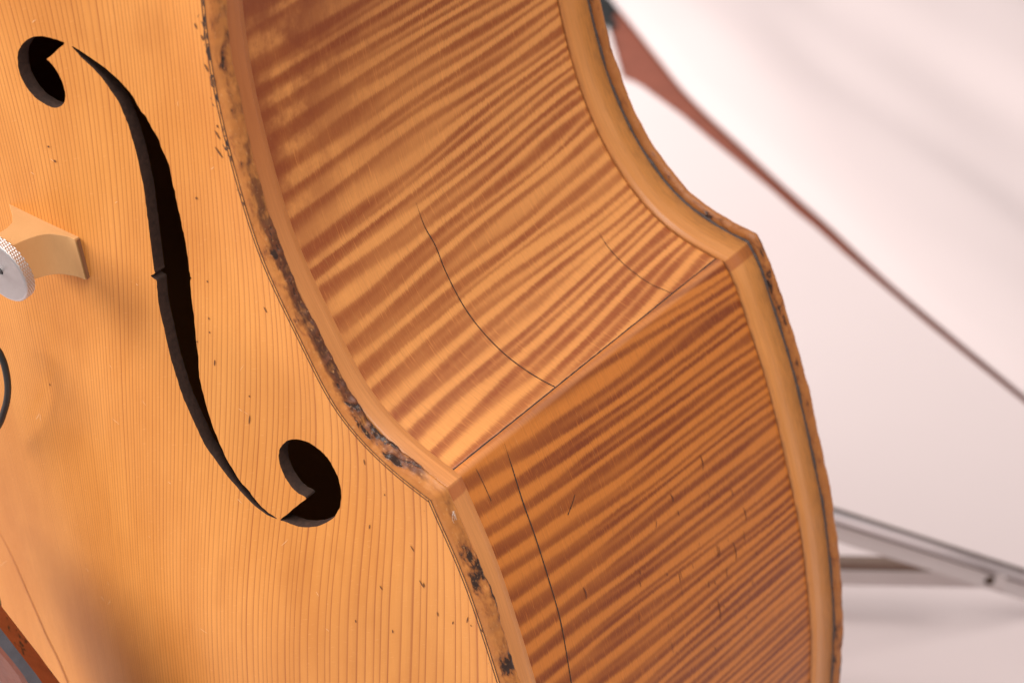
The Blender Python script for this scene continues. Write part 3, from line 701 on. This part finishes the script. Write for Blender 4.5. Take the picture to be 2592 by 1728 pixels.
# middle joint of the front, a faint line
sp = on_top(T(*BL, [(-10, 520), (60, 650), (150, 850), (250, 1080), (330, 1260), (400, 1400), (470, 1568), (520, 1700)]))
M_seam = plain('joint_shade', (.50, .17, .035), .5, 0, .2, 300)
q = resample(catmull(sp, 6), step=.003); V, F = strip(q, np.repeat([[0, 0, 1.]], len(q), 0), .0011*np.linspace(.25, 1, len(q)), .0003); mesh('centre_joint', V, F, M_seam, top)
# ------------------------------------------------------------------ steel stand behind the bass
KS = 542/2352
def sp_(pts): return T(2050, 1200, pts, KS)
stand = empty('music_stand', 'folding steel stand with thin legs spread on the white sheet, lower right', 'stand')
A = unF(sp_([(280, 445)]), .150)[0]; Bq = unF(sp_([(2352, 1110)]), .055)[0]
dr = (Bq-A)/np.linalg.norm(Bq-A); A0 = A-dr*.42; B1 = Bq+dr*(Bq[2]-.006)/max(-dr[2], .02)
vd = np.array([0, 0, 1.]); side = np.cross(dr, vd); side /= np.linalg.norm(side); upn = np.cross(side, dr)
V, F = tube([A0, (A0+B1)/2, B1], .0052, 20); mesh('leg', V, F, M_chrome, stand)
for sg in (1.0, -1.0):  # dark tubes added along the rod; their colour paints its shaded edges
    ec = upn*.0046*sg+side*(.0016 if side @ (CAMP-A) > 0 else -.0016)
    V, F = tube([A0+ec, (A0+B1)/2+ec, B1+ec], .0017, 8); mesh('leg_shade_line', V, F, plain('painted_leg_shade', (.15, .105, .09), .5, .2, .1, 60), stand)
def bar(name, a, b, w, th, mat, parent, up):
    d = (b-a)/np.linalg.norm(b-a); s_ = np.cross(d, up); s_ /= np.linalg.norm(s_); u_ = np.cross(s_, d); V = []
    for p in (a, b):
        for i, j in ((-1, -1), (1, -1), (1, 1), (-1, 1)): V.append(p+s_*th/2*i+u_*w/2*j)
    o = mesh(name, V, [(0, 1, 2, 3), (7, 6, 5, 4), (0, 4, 5, 1), (1, 5, 6, 2), (2, 6, 7, 3), (3, 7, 4, 0)], mat, parent, False)
    b_ = o.modifiers.new('bevel', 'BEVEL'); b_.width = min(w, th)*.2; b_.segments = 2
    return o
toc = (CAMP-(A+Bq)/2); toc /= np.linalg.norm(toc)
fl0 = -upn*.0125
bar('leg_flange', A0+fl0, B1+fl0, .014, .003, M_grey, stand, upn)
rv = unF(sp_([(1970, 1155)]), .05)[0]
t_ = ((A+fl0-CAMP)@np.cross(dr, upn))/((rv-CAMP)@np.cross(dr, upn)); rv = CAMP+(rv-CAMP)*t_
br0 = unF(sp_([(350, 1125)]), .055)[0]; brd = (rv-br0)/np.linalg.norm(rv-br0)
bar('brace', br0-brd*.38, rv+brd*.012, .014, .004, M_grey, stand, np.array([0, 0, 1.]))
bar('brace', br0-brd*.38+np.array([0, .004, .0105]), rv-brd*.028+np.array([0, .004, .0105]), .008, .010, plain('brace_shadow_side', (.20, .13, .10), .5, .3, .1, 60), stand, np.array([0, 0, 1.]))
V, F = tube([rv+toc*.001, rv+toc*.0045], .0038, 14); mesh('rivet', V, F, plain('dark_rivet', (.06, .03, .015), .4, .5, .2, 300), stand)
top_end = A0.copy(); V, F = tube([(top_end[0], top_end[1], .02), (top_end[0], top_end[1], .62)], .009, 16); mesh('shaft', V, F, M_chrome, stand)
stand.location = (0, 0, 0)
# ------------------------------------------------------------------ black cloth lying in the gap
p1 = unF(np.array([[1570., -30.]]), 0)[0]; p2 = unF(np.array([[1549., 112.]]), 0)[0]; bm = bmesh.new(); g_ = 24; vs = {}
for i in range(g_):
    for j in range(g_):
        a_ = p1+(p2-p1)*(j/(g_-1)*1.0)+np.array([-1., .12, 0])*.55*i/(g_-1); e_ = min(i, j, g_-1-j)
        vs[i, j] = bm.verts.new((a_[0]+.004*math.sin(j*.9), a_[1], .002+.020*(1-math.exp(-e_*.9))+.003*math.sin(i*1.3+j*.7)*(e_ > 0)))
for i in range(g_-1):
    for j in range(g_-1): bm.faces.new((vs[i, j], vs[i+1, j], vs[i+1, j+1], vs[i, j+1]))
bmesh.ops.recalc_face_normals(bm, faces=bm.faces)
me = bpy.data.meshes.new('black_cloth'); bm.to_mesh(me); bm.free(); me.materials.append(M_black); me.polygons.foreach_set('use_smooth', [True]*len(me.polygons))
bag = bpy.data.objects.new('black_cloth', me); COL.objects.link(bag)
bag['label'] = 'black cloth, a dark sliver at the top in the brown gap behind the bass edge'; bag['category'] = 'cloth'
# ------------------------------------------------------------------ small scratches and dents, lying on their surfaces
bvh_top = BVHTree.FromPolygons([Vector(v) for v in Vt], [tuple(map(int, f)) for f in Fo])
def marks(name, items, bvh, mat, parent):
    V, F = [], []
    for px, w in items:
        q = catmull(np.array(px, float), 4); P, Nn = cast(bvh, q)
        if len(P) < 4: continue
        t = np.linspace(0, 1, len(P)); v, f = strip(P, Nn, w*np.sin(np.clip(t, .06, .94)*math.pi)**.7, .00022); b = len(V)
        V += v; F += [tuple(b+i for i in ff) for ff in f]
    o = mesh(name, V, F, mat, parent, False); o['kind'] = 'stuff'
R = random.Random(4); it = []
for k in range(34):
    x = R.gauss(1790, 85); y = R.gauss(1430, 105); l = R.uniform(8, 30); a = R.gauss(.10, .10)
    it.append(([(x-a*l/2, y-l/2), (x+R.uniform(-1, 1), y), (x+a*l/2, y+l/2)], R.uniform(.0002, .0005)))
for x, y, l in ((1776, 1170, 40), (1860, 1395, 46), (1820, 1545, 60), (1885, 1300, 34), (1480, 1500, 30), (1700, 1260, 24)): it.append(([(x-5, y-l/2), (x+2, y), (x+3, y+l/2)], .0006))
marks('scratch_marks', it, bvh_l, plain('scratch_brown', (.10, .022, .006), .6, 0, .4, 400), rib_l)
it = []
for x, y, l, a in ((1440, 625, 16, .2), (1830, 565, 40, .55), (1480, 930, 40, -.05), (1720, 1320, 60, -.1), (1445, 720, 12, 0), (1430, 370, 14, .2), (1720, 1160, 14, .2), (345, 1080, 16, .3), (1360, 1360 - 576, 10, 0)):
    x, y = T(*ML, [(x, y)])[0]; l *= K; it.append(([(x-a*l/2, y-l/2), (x, y), (x+a*l/2, y+l/2)], .0006))
for x, y, l, a in ((1425, 470, 55, .5), (1500, 930, 60, .6), (1510, 1050, 75, .7), (1590, 1090, 50, .7), (1640, 1095, 40, .8), (1350, 180, 40, .4), (1395, 260, 40, .4), (1500, 870, 20, .2), (1665, 1240, 20, .3), (1685, 1410, 40, .6), (1355, 1365, 18, .3), (1590, 985, 30, .2), (335, 1010, 14, .3), (380, 1110, 18, .5)):
    x, y = T(*TL, [(x, y)])[0]; l *= K; it.append(([(x-a*l/2, y-l/2), (x, y), (x+a*l/2, y+l/2)], .0009))
for x, y, l, a in ((160, 45, 40, .2), (300, 270, 14, 0), (195, 490, 30, -.1), (490, 640, 40, .6), (275, 910, 30, .6), (555, 885, 55, .6), (570, 890, 30, .2), (665, 1090, 30, .2), (100, 1140, 20, .2), (355, 1210, 24, .2), (770, 1150, 20, -.3), (870, 1130, 40, -.2), (965, 1200, 40, .8), (895, 1170, 14, .5)):
    x, y = T(*BC, [(x, y)])[0]; l *= K; it.append(([(x-a*l/2, y-l/2), (x, y), (x+a*l/2, y+l/2)], .0005))
marks('dent_marks', it, bvh_top, plain('dent_brown', (.15, .055, .016), .7, 0, .4, 300), top)
# pale scuffs
it = []
for k in range(40):
    x = R.uniform(0, 900); y = R.uniform(0, 1700); l = R.uniform(4, 16); a = R.uniform(-1.5, 1.5)
    it.append(([(x-a*l/2, y-l/2), (x+R.uniform(-2, 2), y), (x+a*l/2, y+l/2)], R.uniform(.0001, .00025)))
marks('pale_scratches', it, bvh_top, plain('pale_scratch', (.85, .55, .28), .6, 0, .1, 300), top)
# tuft of lint caught on the splintered edge
V, F = [], []
base = unB(T(*BC, [(772, 385)]), -.0035)[0]; tip = unB(T(*BC, [(806, 520)]), -.0035)[0]
for k in range(12):
    a_ = base+rng.normal(0, .0003, 3); b_ = base+(tip-base)*rng.uniform(.3, 1.0)+rng.normal(0, .0005, 3); m_ = (a_+b_)/2+rng.normal(0, .0004, 3)+np.array([0, 0, .0004])
    v, f = tube(catmull(np.array([a_, m_, b_]), 5), .00005, 4); o_ = len(V); V += list(v); F += [tuple(o_+i for i in ff) for ff in f]
lint = mesh('lint', V, F, plain('white_lint', (.75, .68, .62), .9, 0, .05, 200), None); lint.matrix_world = BASS
lint['label'] = 'small tuft of white lint caught on the worn front edge just below the corner'; lint['category'] = 'lint'
